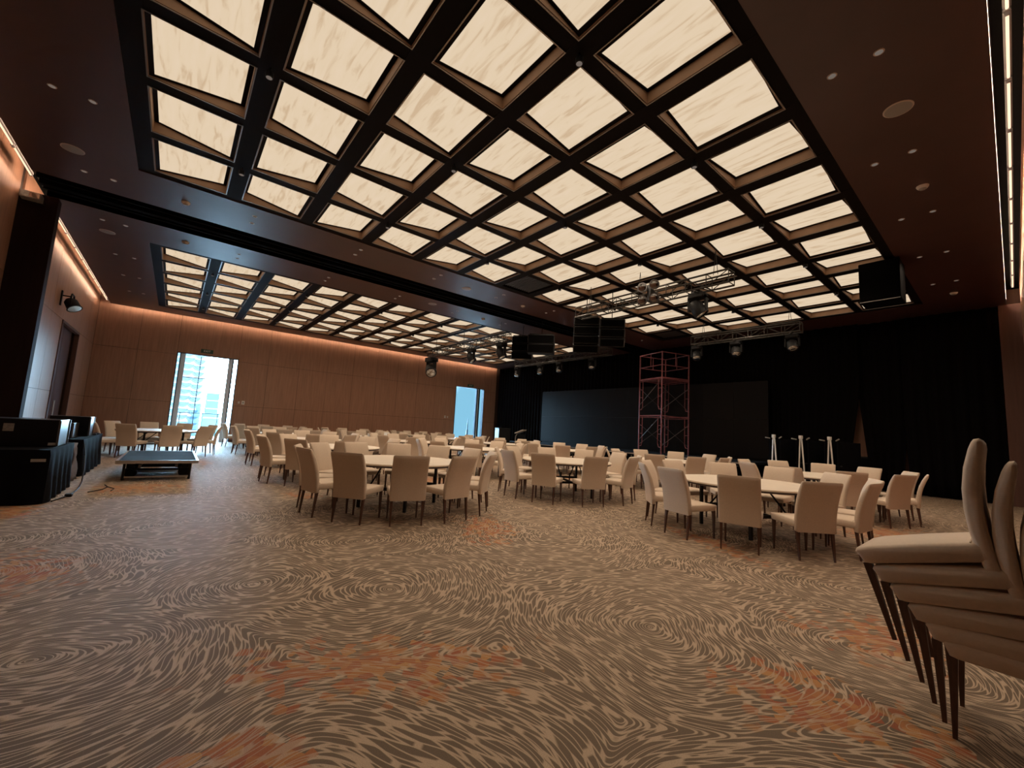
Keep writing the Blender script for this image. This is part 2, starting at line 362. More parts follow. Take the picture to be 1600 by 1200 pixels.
struct('trim_2', mb, 'beam', label='dark cheeks of the partition slot and cove edges')
struct('trim_3', MB().box(-12.42, -12.36, YE0, YS, CZ+.02, CZ+.12).box(-12.18, -12.04, YE0, YS, CZ-.005, CZ+.10).box(-11.86, -11.80, YE0, YS, CZ+.02, CZ+.12).box(SL0, SL1, YE0, YS, CZ+.16, CZ+.20), 'blackish', label='black partition track in the ceiling slot')
# beams of both bays
for x0, nm in BX:
    for j in range(NY+1):
        yb = Y0+j*DYG; hw = .135
        obj('beam', MB().box(x0-.06, x0+NX*DXG+.06, yb-(hw if j else .10), yb+(hw if j < NY else .10), CZ+.02, CZ+.16), 'beam', ceiling)
    for i in range(NX+1):
        xb = x0+i*DXG; hw = .105
        obj('beam', MB().box(xb-(hw if i else .07), xb+(hw if i < NX else .07), YB0+.01, YB1-.01, CZ+.024, CZ+.156), 'beam', ceiling)

# ------------------------------------------------------------------ coffer light panels (tilted in a chequered rhythm)
OX, OY = DXG-.21, DYG-.27
def coffer_meshes(deep_far):
    hx, hy = OX/2-.001, OY/2-.001; q = .012
    zn, zf = (.045, .195) if deep_far else (.195, .045)        # panel height at the -Y and +Y edge
    px, py = .035, .055                                        # dark rim round the glowing sheet
    CUBE = [(0, 1, 3, 2), (4, 6, 7, 5), (0, 4, 5, 1), (2, 3, 7, 6), (0, 2, 6, 4), (1, 5, 7, 3)]
    def zy(y): return zn+(zf-zn)*(y+hy)/(2*hy)
    def slab(mb, xa, xb, ya, yb, d0, d1): mb.add([(x, y, zy(y)+dz) for dz in (d0, d1) for x in (xa, xb) for y in (ya, yb)], CUBE)
    ix, iy = hx-q-.001, hy-q-.001
    sh = MB(); slab(sh, -ix+px, ix-px, -iy+py, iy-py, 0, .02)
    rim = MB()
    for r in ((-ix, -ix+px-.001, -iy, iy), (ix-px+.001, ix, -iy, iy), (-ix+px, ix-px, -iy, -iy+py-.001), (-ix+px, ix-px, iy-py+.001, iy)): slab(rim, *r, -.010, .024)
    su = MB(); H = .26
    su.box(-hx, -hx+q, -hy, hy, .022, H).box(hx-q, hx, -hy, hy, .022, H).box(-hx+q, hx-q, -hy, -hy+q, .022, H).box(-hx+q, hx-q, hy-q, hy, .022, H)
    tr = MB(); g = .010
    tr.box(-hx-g, -hx+.004, -hy-g, hy+g, .010, .0195).box(hx-.004, hx+g, -hy-g, hy+g, .010, .0195).box(-hx+.004, hx-.004, -hy-g, -hy+.004, .010, .0195).box(-hx+.004, hx-.004, hy-.004, hy+g, .010, .0195)
    return (sh.mesh('diffuser', 'onyx_glow'), rim.mesh('rim', 'beam'), su.mesh('surround', 'coffer_wood'), tr.mesh('edge_trim', 'trim_metal'))
CM = {True: coffer_meshes(True), False: coffer_meshes(False)}
vent_grille = MB()
for k in range(12): vent_grille.box(-OX/2+.06, OX/2-.06, -OY/2+.06+k*.085, -OY/2+.10+k*.085, .06, .10)
vent_box = MB().box(-OX/2+.002, OX/2-.002, -OY/2+.002, OY/2-.002, .12, .15)
vent_me = (vent_grille.mesh('slats', 'dark_alu'), vent_box.mesh('backing', 'blackish'))
SIDE = {'near': ('right wall', 'nearer bay'), 'far': ('partition slot', 'farther bay')}
for x0, nm in BX:
    for i in range(NX):
        for j in range(NY):
            loc = (x0+(i+.5)*DXG, Y0+(j+.5)*DYG, CZ)
            if nm == 'near' and i == 0 and j in (6, 12):
                tv = thing('ceiling_vent', 'black slatted air vent in the coffer grid, %s' % ('halfway along the partition slot' if j == 6 else 'corner nearest stage and partition slot'), 'vent', loc, 0, 'air vents in the coffer grid')
                link('slats', vent_me[0], tv); link('backing', vent_me[1], tv); continue
            t_ = thing('coffer_light', 'tilted glowing cream ceiling panel, %s from left, %s row from %s, %s' % (ORD[j], ORD[NX-1-i], SIDE[nm][0], SIDE[nm][1]), 'ceiling light', loc, 0, 'glowing coffer panels of the %s' % SIDE[nm][1])
            for me in CM[(i+j) % 2 == 0]: link(me.name.split('.')[0], me, t_)

# ------------------------------------------------------------------ cove tube lamps
tube_me = MB().tube((0, -.56, 0), (0, .56, 0), .013, n=10).mesh('lamp_tube', 'tube_glow', 40)
batten_me = MB().box(-.03, .03, -.58, .58, .02, .06).box(-.022, .022, -.585, -.565, -.02, .04).box(-.022, .022, .565, .585, -.02, .04).mesh('batten', 'dark_alu')
def tube(x, y, z, rz, label, group):
    t_ = thing('cove_light', label, 'cove light', (x, y, z), rz, group); link('lamp_tube', tube_me, t_); link('batten', batten_me, t_)
for k in range(10): tube(.17, 5.55+k*1.22, 5.93, 0, 'slim warm tube lamp in the right wall cove, %s from near end' % ORD[k], 'tube lamps of the right cove')
for k in range(8):  tube(-23.55+k*1.22, -2.72, 5.88, PI/2, 'slim warm tube lamp in the left cove beyond the pillar, %s from corner' % ORD[k], 'tube lamps of the far left cove')
for k in range(8):  tube(-11.6+k*1.22, -2.72, 5.88, PI/2, 'slim warm tube lamp in the left cove before the pillar, %s from pillar' % ORD[k], 'tube lamps of the near left cove')
for k in range(17): tube(-24.10, -2.1+k*1.22, 5.88, 0, 'slim warm tube lamp in the window wall cove, %s from left corner' % ORD[k], 'tube lamps of the window wall cove')

emis('added_strip_glow', (1.0, .70, .48), ADDED_STRIP_EMIT)  # unseen strips, added behind the lips to strengthen the glow on the walls
ZS0, ZS1 = CZ+.13, CZ+.17
for nm_, lb, bx in (('window wall cove', 'unseen warm light strip added in the window wall cove', (XE0-.052, XE0-.012, YE0+.1, 18.2)), ('right cove', 'unseen warm light strip added in the right wall cove', (XE1+.002, XE1+.012, 4.7, 18.2)),
                    ('far left cove', 'unseen warm light strip added in the left cove beyond the pillar', (XE0+.1, -13.05, YE0-.052, YE0-.012)), ('near left cove', 'unseen warm light strip added in the left cove before the pillar', (-12.66, XE1-.1, YE0-.052, YE0-.012))):
    t_ = thing('added_light_strip', lb, 'light strip', ((bx[0]+bx[1])/2, (bx[2]+bx[3])/2, ZS0)); a_, b_ = (bx[1]-bx[0])/2, (bx[3]-bx[2])/2
    obj('glowing_strip', MB().box(-a_, a_, -b_, b_, .004, ZS1-ZS0) if nm_ == 'right cove' else (MB().tube((0, -b_, .025), (0, b_, .025), .019, n=8) if b_ > a_ else MB().tube((-a_, 0, .025), (a_, 0, .025), .019, n=8)), 'added_strip_glow', t_); obj('channel', MB().box(-a_, a_, -b_, b_, -.006, .003), 'dark_alu', t_)

# ------------------------------------------------------------------ daylit openings
def opening(n, y0, y1, zt, strips, mull, label):
    o = struct('window_%d' % n, MB().box(XW-.22, XW+.01, y0, y0+.035, 0, zt).box(XW-.22, XW+.01, y1-.035, y1, 0, zt).box(XW-.22, XW+.01, y0, y1, zt-.035, zt), 'frame_dark', label=label)
    for a, b, mt in strips: obj('mullion', MB().box(XW-.20, XW-.04, a, b, 0, zt-.035, .006), mt, o)
    edges = [y0+.035]+[v for s_ in strips for v in s_[:2]]+[y1-.035]
    for a, b in zip(edges[0::2], edges[1::2]):
        if b-a > .02: obj('pane', MB().box(XW-.13, XW-.12, a, b, .03, zt-.04), 'glass', o)
    for a, b, z0, z1 in mull: obj('glazing_bar', MB().box(XW-.15, XW-.10, a, b, z0, z1), 'frame_dark', o)
    return o
opening(1, *W1, [(-.08, -.04, 'frame_dark'), (-.04, .13, 'frame_blue_flare'), (1.80, 1.96, 'frame_blue_flare'), (1.96, 2.02, 'frame_dark')],
        [(.70, .73, .03, 4.0), (.13, 1.80, 2.95, 2.98), (.13, .70, 1.30, 1.325), (.73, 1.80, 1.30, 1.325), (.20, .225, .03, 1.30), (1.62, 1.645, .03, 1.30)], 'tall glazed doorway looking out to a white balconied tower')
opening(2, *W2, [(16.62, 16.72, 'frame_dark'), (16.72, 16.80, 'frame_blue_flare'), (16.80, 16.92, 'frame_dark')], [], 'tall narrow glazed doorway full of pale blue sky')
struct('floor_terrace', MB().box(-30, XW-.22, -6, 22, -.12, -.02), 'ext_floor', label='pale paved terrace outside the doorways')
# exit signs above the openings
def text_mesh(body, size, m):
    c = bpy.data.curves.new('lettering', 'FONT'); c.body = body; c.size = size; c.align_x = 'CENTER'; c.align_y = 'CENTER'; c.extrude = .002
    o = bpy.data.objects.new('tmp', c); COL.objects.link(o); dg = bpy.context.evaluated_depsgraph_get()
    me = bpy.data.meshes.new_from_object(o.evaluated_get(dg)); me.name = 'lettering'; me.materials.clear(); me.materials.append(M[m]); bpy.data.objects.remove(o); return me
exit_me = text_mesh('EXIT', .13, 'white_plastic')
for y, where in ((.90, 'the balcony-view doorway'), (16.02, 'the blue doorway')):
    t_ = thing('exit_sign', 'small dark exit sign above %s' % where, 'sign', (XW, y, 4.27), 0, 'exit signs')
    obj('housing', MB().box(0, .04, -.24, .24, -.09, .09, .006), 'green_sign', t_); link('lettering', exit_me, t_, (.042, 0, 0), (PI/2, 0, PI/2))
for y, s_, nm, lb in ((2.42, .07, 'wall_switch', 'small dark wall switch beside the balcony-view doorway'), (2.60, .13, 'wall_control_panel', 'white square control panel beside the balcony-view doorway'), (14.13, .11, 'wall_switch', 'small pale wall switch left of the blue doorway'), (14.33, .08, 'wall_switch', 'smaller dark wall switch nearest the blue doorway')):
    t_ = thing(nm, lb, 'switch', (XW, y, 1.95)); obj('plate', MB().box(0, .02, -s_/2, s_/2, -s_*.7, s_*.7, .004), 'white_plastic', t_); obj('button', MB().box(.02, .028, -s_*.25, s_*.25, -s_*.3, s_*.3), 'grey_plastic', t_)
# the view outside: tower with lens-shaped balconies, lower blocks, ground
XB = -200.
tower = thing('tower_building', 'white high-rise tower with rows of half-moon balconies outside the doorway', 'building', (XB, -2.0, -12))
obj('body', MB().box(-12, -1.5, -14, 10.0, 0, 52), 'ext_white', tower)
seg = 12; half = [(1.62*math.cos(PI+PI*k/seg), 1.15*math.sin(PI+PI*k/seg)*(1-.25*abs(math.cos(PI*k/seg)))) for k in range(seg+1)]
moon = MB(); n_ = seg+1
moon.add([(-1.5, y, z) for y, z in half]+[(-.75, y*.94, z*.94) for y, z in half], [tuple(range(n_)), tuple(range(n_, 2*n_))]+[(k, (k+1) % n_, n_+(k+1) % n_, n_+k) for k in range(n_)])
moon_me = moon.mesh('balcony', 'ext_shade'); ledge_me = MB().box(-1.5, -.6, -1.68, 1.68, .02, .34).mesh('ledge', 'ext_white'); sill_me = MB().box(-1.5, -1.2, -1.7, 1.7, .34, .50).mesh('sill', 'ext_white')
for r in range(18):
    for c in range(7):
        y = 7.8-3.4*c; z = 2.0+2.45*r-(.35 if c % 2 == 0 else 0)
        bb = link('balcony', moon_me, tower, (0, y, z)); link('ledge', ledge_me, bb)
for nm, lb, y0, y1, z1, mt, xx in (('office_building', 'blue glass block beyond the white tower', 8.9, 12.6, 8.6, 'ext_blue', -190), ('low_building', 'low teal block at the foot of the tower', 6.6, 10.6, 1.2, 'ext_teal', -150)):
    t_ = thing(nm, lb, 'building', (xx, 0, -12)); obj('body', MB().box(-8, 0, y0, y1, 0, z1+12), mt, t_)
    for k in range(int((z1+12)//3)): obj('floor_band', MB().box(0, .12, y0, y1, 2.6+3*k, 3.0+3*k), 'ext_white', t_)
t_ = thing('antenna_tower', 'thin distant mast in the blue doorway', 'mast', (-150, 98.5, -12)); obj('shaft', MB().tube((0, 0, 0), (0, 0, 12), .5, .42).tube((0, 0, 12), (0, 0, 16.5), .30, .15), 'frame_dark', t_)
struct('ground', MB().box(-420, -30, -200, 400, -12.2, -12), 'ext_floor', label='pale hazy ground far below outside')

# ------------------------------------------------------------------ chairs
CW = .485
seat_me = MB().loft([(.262, .432), (.270, .447), (.260, .464), (.20, .473), (0, .476), (-.20, .473), (-.24, .464), (-.25, .42), (-.25, .380), (.22, .380), (.245, .386)], [(-CW/2, .018), (-CW/2+.006, .006), (-CW/2+.02, 0), (CW/2-.02, 0), (CW/2-.006, .006), (CW/2, .018)]).mesh('seat', 'fabric', 50)
def back_profile():
    mid = [(-.235, .335), (-.238, .42), (-.246, .52), (-.262, .62), (-.288, .72), (-.325, .82), (-.365, .905), (-.378, .935)]
    th = [.028, .030, .032, .033, .033, .031, .026, .019]
    f = [(y+t_, z+.15*t_) for (y, z), t_ in zip(mid, th)]; r = [(y-t_, z-.15*t_) for (y, z), t_ in zip(mid, th)]
    return f + [(-.372, .950), (-.392, .950)] + r[::-1]
back_me = MB().loft(back_profile(), [(-CW/2, .018), (-CW/2+.006, .007), (-CW/2+.022, 0), (-.1, 0), (.1, 0), (CW/2-.022, 0), (CW/2-.006, .007), (CW/2, .018)]).mesh('backrest', 'fabric', 55)
legf_me = MB().tube((0, 0, .385), (0, .008, 0), .026, .012, n=4, rot=PI/4).mesh('leg', 'leg_wood')
legb_me = MB().tube((0, 0, .385), (0, -.040, 0), .026, .012, n=4, rot=PI/4).mesh('leg', 'leg_wood')
seam_me = MB().box(-CW/2+.012, CW/2-.012, -.205, -.199, .466, .4755).mesh('seat_seam', 'fabric_seam')
def make_chair():
    c = thing('dining_chair', 'x', 'chair')
    s_ = link('seat', seat_me, c); link('seat_seam', seam_me, s_); link('backrest', back_me, c)
    for sx in (-1, 1):
        link('leg', legf_me, c, (sx*.208, .235, 0)); link('leg', legb_me, c, (sx*.208, -.222, 0))
    return c
chair0 = make_chair(); first_chair = [True]
def place_chair(x, y, rz, label, group, z=0., pitch=0.):
    c = chair0 if first_chair[0] else copy_tree(chair0); first_chair[0] = False
    c.rotation_mode = 'XYZ'; c.location = (x, y, z); c.rotation_euler = (pitch, 0, rz); tag(c, label, 'chair', group); return c

# ------------------------------------------------------------------ round folding tables
TR = .99
def make_table():
    t_ = thing('round_table', 'x', 'table')
    obj('table_top', MB().lathe([(TR-.012, .728), (TR, .732), (TR, .748), (TR-.006, .754)], 48), 'table_top', t_, 40)
    obj('edge_band', MB().lathe([(TR-.03, .700), (TR-.012, .704), (TR-.012, .727), (TR-.03, .7275)], 48), 'table_edge', t_, 40)
    for sx in (-1, 1):
        for sy in (-1, 1): obj('leg', MB().box(sx*.50-.022, sx*.50+.022, sy*.42-.022, sy*.42+.022, 0, .70, .004), 'black_steel', t_)
        obj('crossbar', MB().box(sx*.50-.016, sx*.50+.016, -.40, .40, .30, .345), 'black_steel', t_)
        obj('top_rail', MB().box(sx*.50-.02, sx*.50+.02, -.46, .46, .665, .70), 'black_steel', t_)
        for sy in (-.25, .25): obj('folding_brace', MB().tube((sx*.50, sy, .33), (sx*.12, sy, .69), .013, n=6), 'black_steel', t_)
    obj('centre_rail', MB().box(-.48, .48, -.03, .03, .655, .70).box(-.48, .48, -.02, .02, .30, .335), 'black_steel', t_)
    return t_
table0 = make_table(); first_table = [True]
def place_table(x, y, rz, label, group):
    t_ = table0 if first_table[0] else copy_tree(table0); first_table[0] = False
    t_.location = (x, y, 0); t_.rotation_euler = (0, 0, rz); tag(t_, label, 'table', group); return t_
ROWN = ['first', 'second', 'third', 'fourth', 'fifth', 'sixth']
tables = [  # x, y, description, chair angles (degrees round the table), radius of chair origin
    (-2.72, 7.08, 'near-end table, first row from right wall', [-137, -105, -72, -39, -7, 24, 57, 92, 126, 162, 193], 1.22),
    (-2.70, 10.85, 'far-end table, first row from right wall', [-125, -94, -60, -28, 5, 37, 70, 102, 136, 172], 1.26),
    (-6.70, 3.10, 'aisle-end table, second row from right wall', [-82, -50.5, -20.5, 8, 37.5, 68, 98, 128, 158, 189, 219, 248.5], 1.25),
    (-6.42, 6.92, 'middle table, second row from right wall', [-96, -64, -26, 10, 44, 80, 116, 152, 190, 227], 1.22),
    (-6.25, 10.80, 'stage-end table, second row from right wall', [-108, -70, -34, -1, 33, 72, 110, 148, 185, 219], 1.24),
]
YN = ['aisle-end table', 'middle table', 'stage-end table']
for k, X in enumerate((-10.25, -13.75, -17.3, -20.9)):
    for q, Yt in enumerate((3.15, 6.95, 10.75)):
        n = 10; off = random.uniform(0, 36)
        if q == 0: off = -75+random.uniform(-6, 6)
        tables.append((X+random.uniform(-.12, .12), Yt+random.uniform(-.12, .12), '%s, %s row from right wall' % (YN[q], ROWN[k+2]), [off+36*i+random.uniform(-2.5, 2.5) for i in range(n)], 1.24))
tables.append((-17.0, -.32, 'lone table near the left doorway', [-62, -24, 12, 46, 80, 118, 155, 190, 226, 262], 1.24))
for (x, y, desc, angs, R) in tables:
    place_table(x, y, random.uniform(0, PI), 'round cream folding table, %s' % desc.replace(' table', ''), 'round banquet tables')
    info = []
    for a in angs:
        t_ = math.radians(a); px, py = x+R*math.cos(t_), y+R*math.sin(t_)
        info.append((px, py, t_, math.hypot(px, py) < math.hypot(x, y)))
    for near in (True, False):
        lst = sorted([i for i in info if i[3] == near], key=lambda i: screen_x((i[0], i[1], .5)))
        for k, (px, py, t_, _) in enumerate(lst):
            place_chair(px, py, t_+PI/2+math.radians(random.uniform(-2.5, 2.5)), 'beige chair on %s side, %s from left, at %s' % ('near' if near else 'far', ORD[k], desc), 'beige chairs round the banquet tables')
# stack of six at the right edge, each one nosing further forward
for i in range(6):
    lab = ['bottom chair of the beige stack at the right edge', 'second chair from bottom of the beige stack at the right edge', 'third chair from bottom of the beige stack at the right edge', 'fourth chair from bottom of the beige stack at the right edge', 'fifth chair from bottom of the beige stack, under the top one', 'topmost chair of the beige stack at the right edge, seat fully visible'][i]
    th = math.radians((0, 3, 7, 10.5, 13, 16)[i]); X_, Z_ = ((-.248, .358), (-.300, .416), (-.357, .486), (-.420, .563), (-.485, .640), (-.553, .720))[i]   # where the near front leg meets the seat
    ly, lz = .235, .36; c_, s_ = math.cos(-th), math.sin(-th)
    place_chair(X_+(ly*c_-lz*s_), 3.11+.208, PI/2, lab, 'stacked beige chairs', z=Z_-(ly*s_+lz*c_), pitch=-th)

# small tent card on a table
t_ = thing('table_card', 'small white tent card with dark print on a far table', 'card', (-16.75, 7.0, .754), 1.0)
obj('front_leaf', MB().add([(-.11, -.05, 0), (.11, -.05, 0), (.11, -.005, .20), (-.11, -.005, .20), (-.11, -.047, 0), (.11, -.047, 0), (.11, -.002, .20), (-.11, -.002, .20)], [(0, 1, 2, 3), (4, 7, 6, 5), (0, 4, 5, 1), (1, 5, 6, 2), (2, 6, 7, 3), (3, 7, 4, 0)]), 'paper', t_)
obj('back_leaf', MB().add([(-.11, .05, 0), (.11, .05, 0), (.11, .005, .20), (-.11, .005, .20), (-.11, .047, 0), (.11, .047, 0), (.11, .002, .20), (-.11, .002, .20)], [(0, 1, 2, 3), (4, 7, 6, 5), (0, 4, 5, 1), (1, 5, 6, 2), (2, 6, 7, 3), (3, 7, 4, 0)]), 'paper', t_)

# ------------------------------------------------------------------ stage, screen, drapes
SX0, SX1, SY0, SY1, SZ = -19.3, -5.95, 14.95, 18.05, .66
st = thing('stage', 'low black stage with a bright metal front edge below the screen', 'stage', ((SX0+SX1)/2, SY0, 0))
ox = (SX0+SX1)/2; nd = 6; dw = (SX1-SX0)/nd
for k in range(nd):
    xa = SX0-ox+k*dw
    obj('deck_board', MB().box(xa+.005, xa+dw-.005, .02, SY1-SY0, SZ-.09, SZ, .006), 'deck', st)
    obj('edge_strip', MB().box(xa+.005, xa+dw-.005, -.012, .02, SZ-.035, SZ+.004), 'alu', st)
    for yy in (.12, 1.5, 2.9): obj('leg', MB().tube((xa+.1, yy, 0), (xa+.1, yy, SZ-.09), .022), 'dark_alu', st)
    obj('crossbrace', MB().tube((xa+.1, .12, .12), (xa+dw-.1, .12, SZ-.12), .012), 'dark_alu', st)
obj('skirt', MB().box(SX0-ox, SX1-ox-.02, 1.0, 1.02, 0, SZ-.1), 'black_cloth', st)
scr = thing('video_wall', 'wide dark blank video screen standing on the stage', 'screen', (-12.4, 17.86, SZ))
cw = 12.75/10
for k in range(10):
    for r in range(2):
        xa = -6.375+k*cw; obj('screen_panel', MB().box(xa+.002, xa+cw-.002, -.06, 0, .08+r*1.535, .08+(r+1)*1.535-.003), 'screen', scr)
obj('support_frame', MB().box(-6.3, 6.3, .002, .05, .005, 3.1), 'black_steel', scr)
def drape(name, label, xl, xr, z0, z1, y, amp=.05, folds=.28):
    nx = max(10, int(abs(xr(3)-xl(3))/.045)); nz = 10; vs = []; fs = []
    for r in range(nz+1):
        z = z0+(z1-z0)*r/nz; a, b = xl(z), xr(z)
        for k in range(nx+1):
            x = a+(b-a)*k/nx; s_ = k/nx*abs(xr(3)-xl(3))
            vs.append((x, y+amp*math.sin(2*PI*s_/folds+.7*math.sin(s_*1.9))*(1-.25*r/nz), z))
    for r in range(nz):
        for k in range(nx): a = r*(nx+1)+k; fs.append((a, a+1, a+nx+2, a+nx+1))
    o = obj(name, MB().add(vs, fs), 'velvet', None, 60); md = o.modifiers.new('thickness', 'SOLIDIFY'); md.thickness = .012
    return tag(o, label, 'curtain', 'black stage drapes')
k_ = lambda v: (lambda z: v)
g1 = lambda d, zt, x: (lambda z: x+(d*(zt-z)/zt if z < zt else 0))
drape('stage_drape', 'black stage drape in the corner beside the blue doorway', k_(XW+.35), k_(-18.6), .02, CZ-.02, 18.30)
drape('stage_drape', 'black stage drape hanging behind the wide dark screen', k_(-18.6), k_(-5.9), .02, CZ-.02, 18.36)
drape('stage_drape', 'black stage drape just right of the screen', k_(-5.9), g1(-.44, 3.3, -3.33), .02, CZ-.02, 18.30)
drape('stage_drape', 'narrow black stage drape between the two triangular gaps', g1(.28, 3.3, -3.41), g1(-.17, 3.1, -2.17), .02, CZ-.02, 18.44)
drape('stage_drape', 'black stage drape at the right end beside the wood strip', g1(.08, 3.1, -2.25), k_(-.14), .02, CZ-.02, 18.30)
t_ = thing('storage_case', 'black storage case behind the gap in the stage drapes', 'case', (-3.45, 18.725, 0)); obj('body', MB().box(-.7, .7, -.18, .2, .08, 1.04, .02), 'black_cloth', t_); obj('lid', MB().box(-.71, .71, -.19, .21, 1.04, 1.09, .01), 'black_steel', t_)
for sx in (-.6, .6):
    obj('caster', MB().tube((sx, -.03, .04), (sx, .03, .04), .04, n=12), 'black_steel', t_)
t_ = thing('unseen_back_lamp', 'small warm unseen lamp added behind the drapes to light the wall', 'lamp', (-3.0, 18.66, 5.2)); obj('housing', MB().box(-.15, .15, -.06, .06, 0, .10, .01).tube((0, 0, .09), (0, 0, CZ-5.2-.002), .012), 'black_steel', t_)  # unseen lamp, put in to light the wall behind the drape gap
obj('lamp_glass', MB().box(-.13, .13, -.05, .05, -.02, -.001), 'unseen_lamp_glow', t_)

# red steel scaffold tower on the stage
P0, PA, PB = Vector((-9.40, 15.85, 0)), Vector((-1.35, .42, 0)), Vector((.46, 1.38, 0))
sca = thing('scaffold_tower', 'red steel scaffold tower standing on the stage in front of the screen', 'scaffold', (P0.x, P0.y, SZ+.004))
h1, h2, h3 = 1.62, 3.22, 4.38
cor = [Vector((0, 0, 0)), PA.copy(), PB.copy(), PA+PB]
for c in cor: obj('post', MB().tube(c, c+Vector((0, 0, h3)), .028), 'red_steel', sca)
Z = lambda z: Vector((0, 0, z))
for a, b in ((cor[0], cor[1]), (cor[2], cor[3])):       # walk-through frames
    d_ = (b-a)
    for zb, zt in ((.02, h1), (h1, h2)):
        obj('frame_rail', MB().tube(a+Z(zt), b+Z(zt), .024).tube(a+Z(zt-.07), b+Z(zt-.07), .012), 'red_steel', sca)
        for s_, e_ in ((a, d_), (b, -d_)):
            q = s_+e_*.15
            obj('ladder_tube', MB().path([q+Z(zt), q+Z(zb+.42), s_+e_*.11+Z(zb+.28), s_+Z(zb+.26)], .017), 'red_steel', sca)
            obj('rungs', MB().tube(s_+Z(zt-.42), q+Z(zt-.42), .012).tube(s_+Z(zt-.78), q+Z(zt-.78), .012), 'red_steel', sca)
    obj('guard_rail', MB().tube(a+Z(h3-.02), b+Z(h3-.02), .020).tube(a+Z(h3-.58), b+Z(h3-.58), .018).tube(a+d_*.5+Z(h3-.58), a+d_*.5+Z(h3-.02), .016), 'red_steel', sca)
for a, b in ((cor[0], cor[2]), (cor[1], cor[3])):       # braced sides
    d_ = b-a
    for zb, zt in ((.1, h1), (h1, h2)): obj('cross_brace', MB().tube(a+Z(zb+.25), b+Z(zt-.35), .014).tube(a+Z(zt-.35), b+Z(zb+.25), .010), 'dark_alu', sca)
    obj('side_rail', MB().tube(a+Z(h1), b+Z(h1-.04), .020).tube(a+Z(h2), b+Z(h2-.04), .020), 'red_steel', sca)
    obj('guard_rail', MB().tube(a+Z(h3-.02), b+Z(h3-.02), .020).tube(a+Z(h3-.58), b+Z(h3-.58), .018).tube(a+d_*.5+Z(h3-.58), a+d_*.5+Z(h3-.02), .016), 'red_steel', sca)
for a, b, z in ((cor[0], cor[1], .9), (cor[0], cor[1], 2.45)): obj('diagonal_brace', MB().tube(a+Z(z+.75), b+Z(z-.35), .013), 'dark_alu', sca)
obj('platform', MB().add([cor[0]+Z(h2+.02), cor[1]+Z(h2+.02), cor[3]+Z(h2+.02), cor[2]+Z(h2+.02), cor[0]+Z(h2+.06), cor[1]+Z(h2+.06), cor[3]+Z(h2+.06), cor[2]+Z(h2+.06)], [(0, 1, 2, 3), (4, 7, 6, 5), (0, 4, 5, 1), (1, 5, 6, 2), (2, 6, 7, 3), (3, 7, 4, 0)]), 'red_steel', sca)

# folded mobile stages standing on edge beyond the right-hand tables
for k, (x, y) in enumerate(((-4.93, 15.0), (-4.19, 15.0), (-3.47, 15.0))):
    t_ = thing('folded_stage_unit', 'folded black stage trolley with white A-shaped legs, %s' % ('nearest the screen', 'middle of three', 'nearest the triangular gap')[k], 'stage trolley', (x, y, 0), -.30, 'folded stage trolleys')
    for s_ in (-1, 1): obj('deck_panel', MB().box(s_*.17-.02, s_*.17+.02, .05, 1.15, .16, 1.52, .008), 'black_cloth', t_)
    obj('white_leg', MB().tube((-.02, 0, 1.62), (-.085, -.02, .12), .021), 'white_steel', t_); obj('white_leg', MB().tube((.02, 0, 1.62), (.125, -.02, .12), .021), 'white_steel', t_)
    obj('leg_cap', MB().box(-.045, .045, -.04, .04, 1.56, 1.66, .01), 'white_steel', t_)
    obj('grip', MB().path([(-.27, -.02, 1.56), (-.19, -.03, 1.55), (-.16, .04, 1.54)], .018), 'grey_plastic', t_); obj('grip', MB().path([(.27, -.02, 1.60), (.20, -.03, 1.555), (.15, .04, 1.55)], .018), 'grey_plastic', t_)
    obj('base_frame', MB().box(-.28, .28, 0, 1.2, .10, .16).box(-.24, .24, .1, .14, .8, .84), 'black_steel', t_)
    for sx in (-.22, .22):
        for sy in (.06, 1.1): obj('caster', MB().tube((sx-.02, sy, .05), (sx+.02, sy, .05), .05, n=12), 'black_steel', t_)
# dark lectern with curved support beside the stage
t_ = thing('lectern', 'dark lectern with a curved silver support and pale slanted top, left of the screen', 'lectern', (-16.75, 14.45, 0), .3)
obj('base', MB().lathe([(.30, 0), (.30, .03), (.26, .05)], 24), 'black_steel', t_, 40); obj('front_panel', MB().box(-.22, .26, -.02, .02, .05, 1.12, .01), 'black_gloss', t_)
obj('curved_support', MB().path([(-.20, -.03, .05), (-.30, -.03, .45), (-.34, -.03, .80), (-.32, -.03, 1.02), (-.24, -.03, 1.14)], .028, 8), 'alu', t_)
obj('slanted_top', MB().add([(-.30, -.20, 1.15), (.20, -.20, 1.34), (.20, .20, 1.34), (-.30, .20, 1.15), (-.30, -.20, 1.19), (.20, -.20, 1.38), (.20, .20, 1.38), (-.30, .20, 1.19)], [(0, 1, 2, 3), (4, 7, 6, 5), (0, 4, 5, 1), (1, 5, 6, 2), (2, 6, 7, 3), (3, 7, 4, 0)]), 'white_plastic', t_)
# equipment cabinet in the corner with glossy side
t_ = thing('equipment_cabinet', 'dark glossy cabinet on the carpet at the left end of the stage', 'cabinet', (-18.25, 14.35, 0), -.45); obj('body', MB().box(-.55, .55, -.32, .32, .08, 1.36, .015), 'satin_black', t_); obj('top', MB().box(-.57, .57, -.34, .34, 1.36, 1.40, .008), 'black_steel', t_)
for sx in (-.45, .45): obj('caster', MB().tube((sx, -.04, .04), (sx, .04, .04), .04, n=12), 'black_steel', t_)

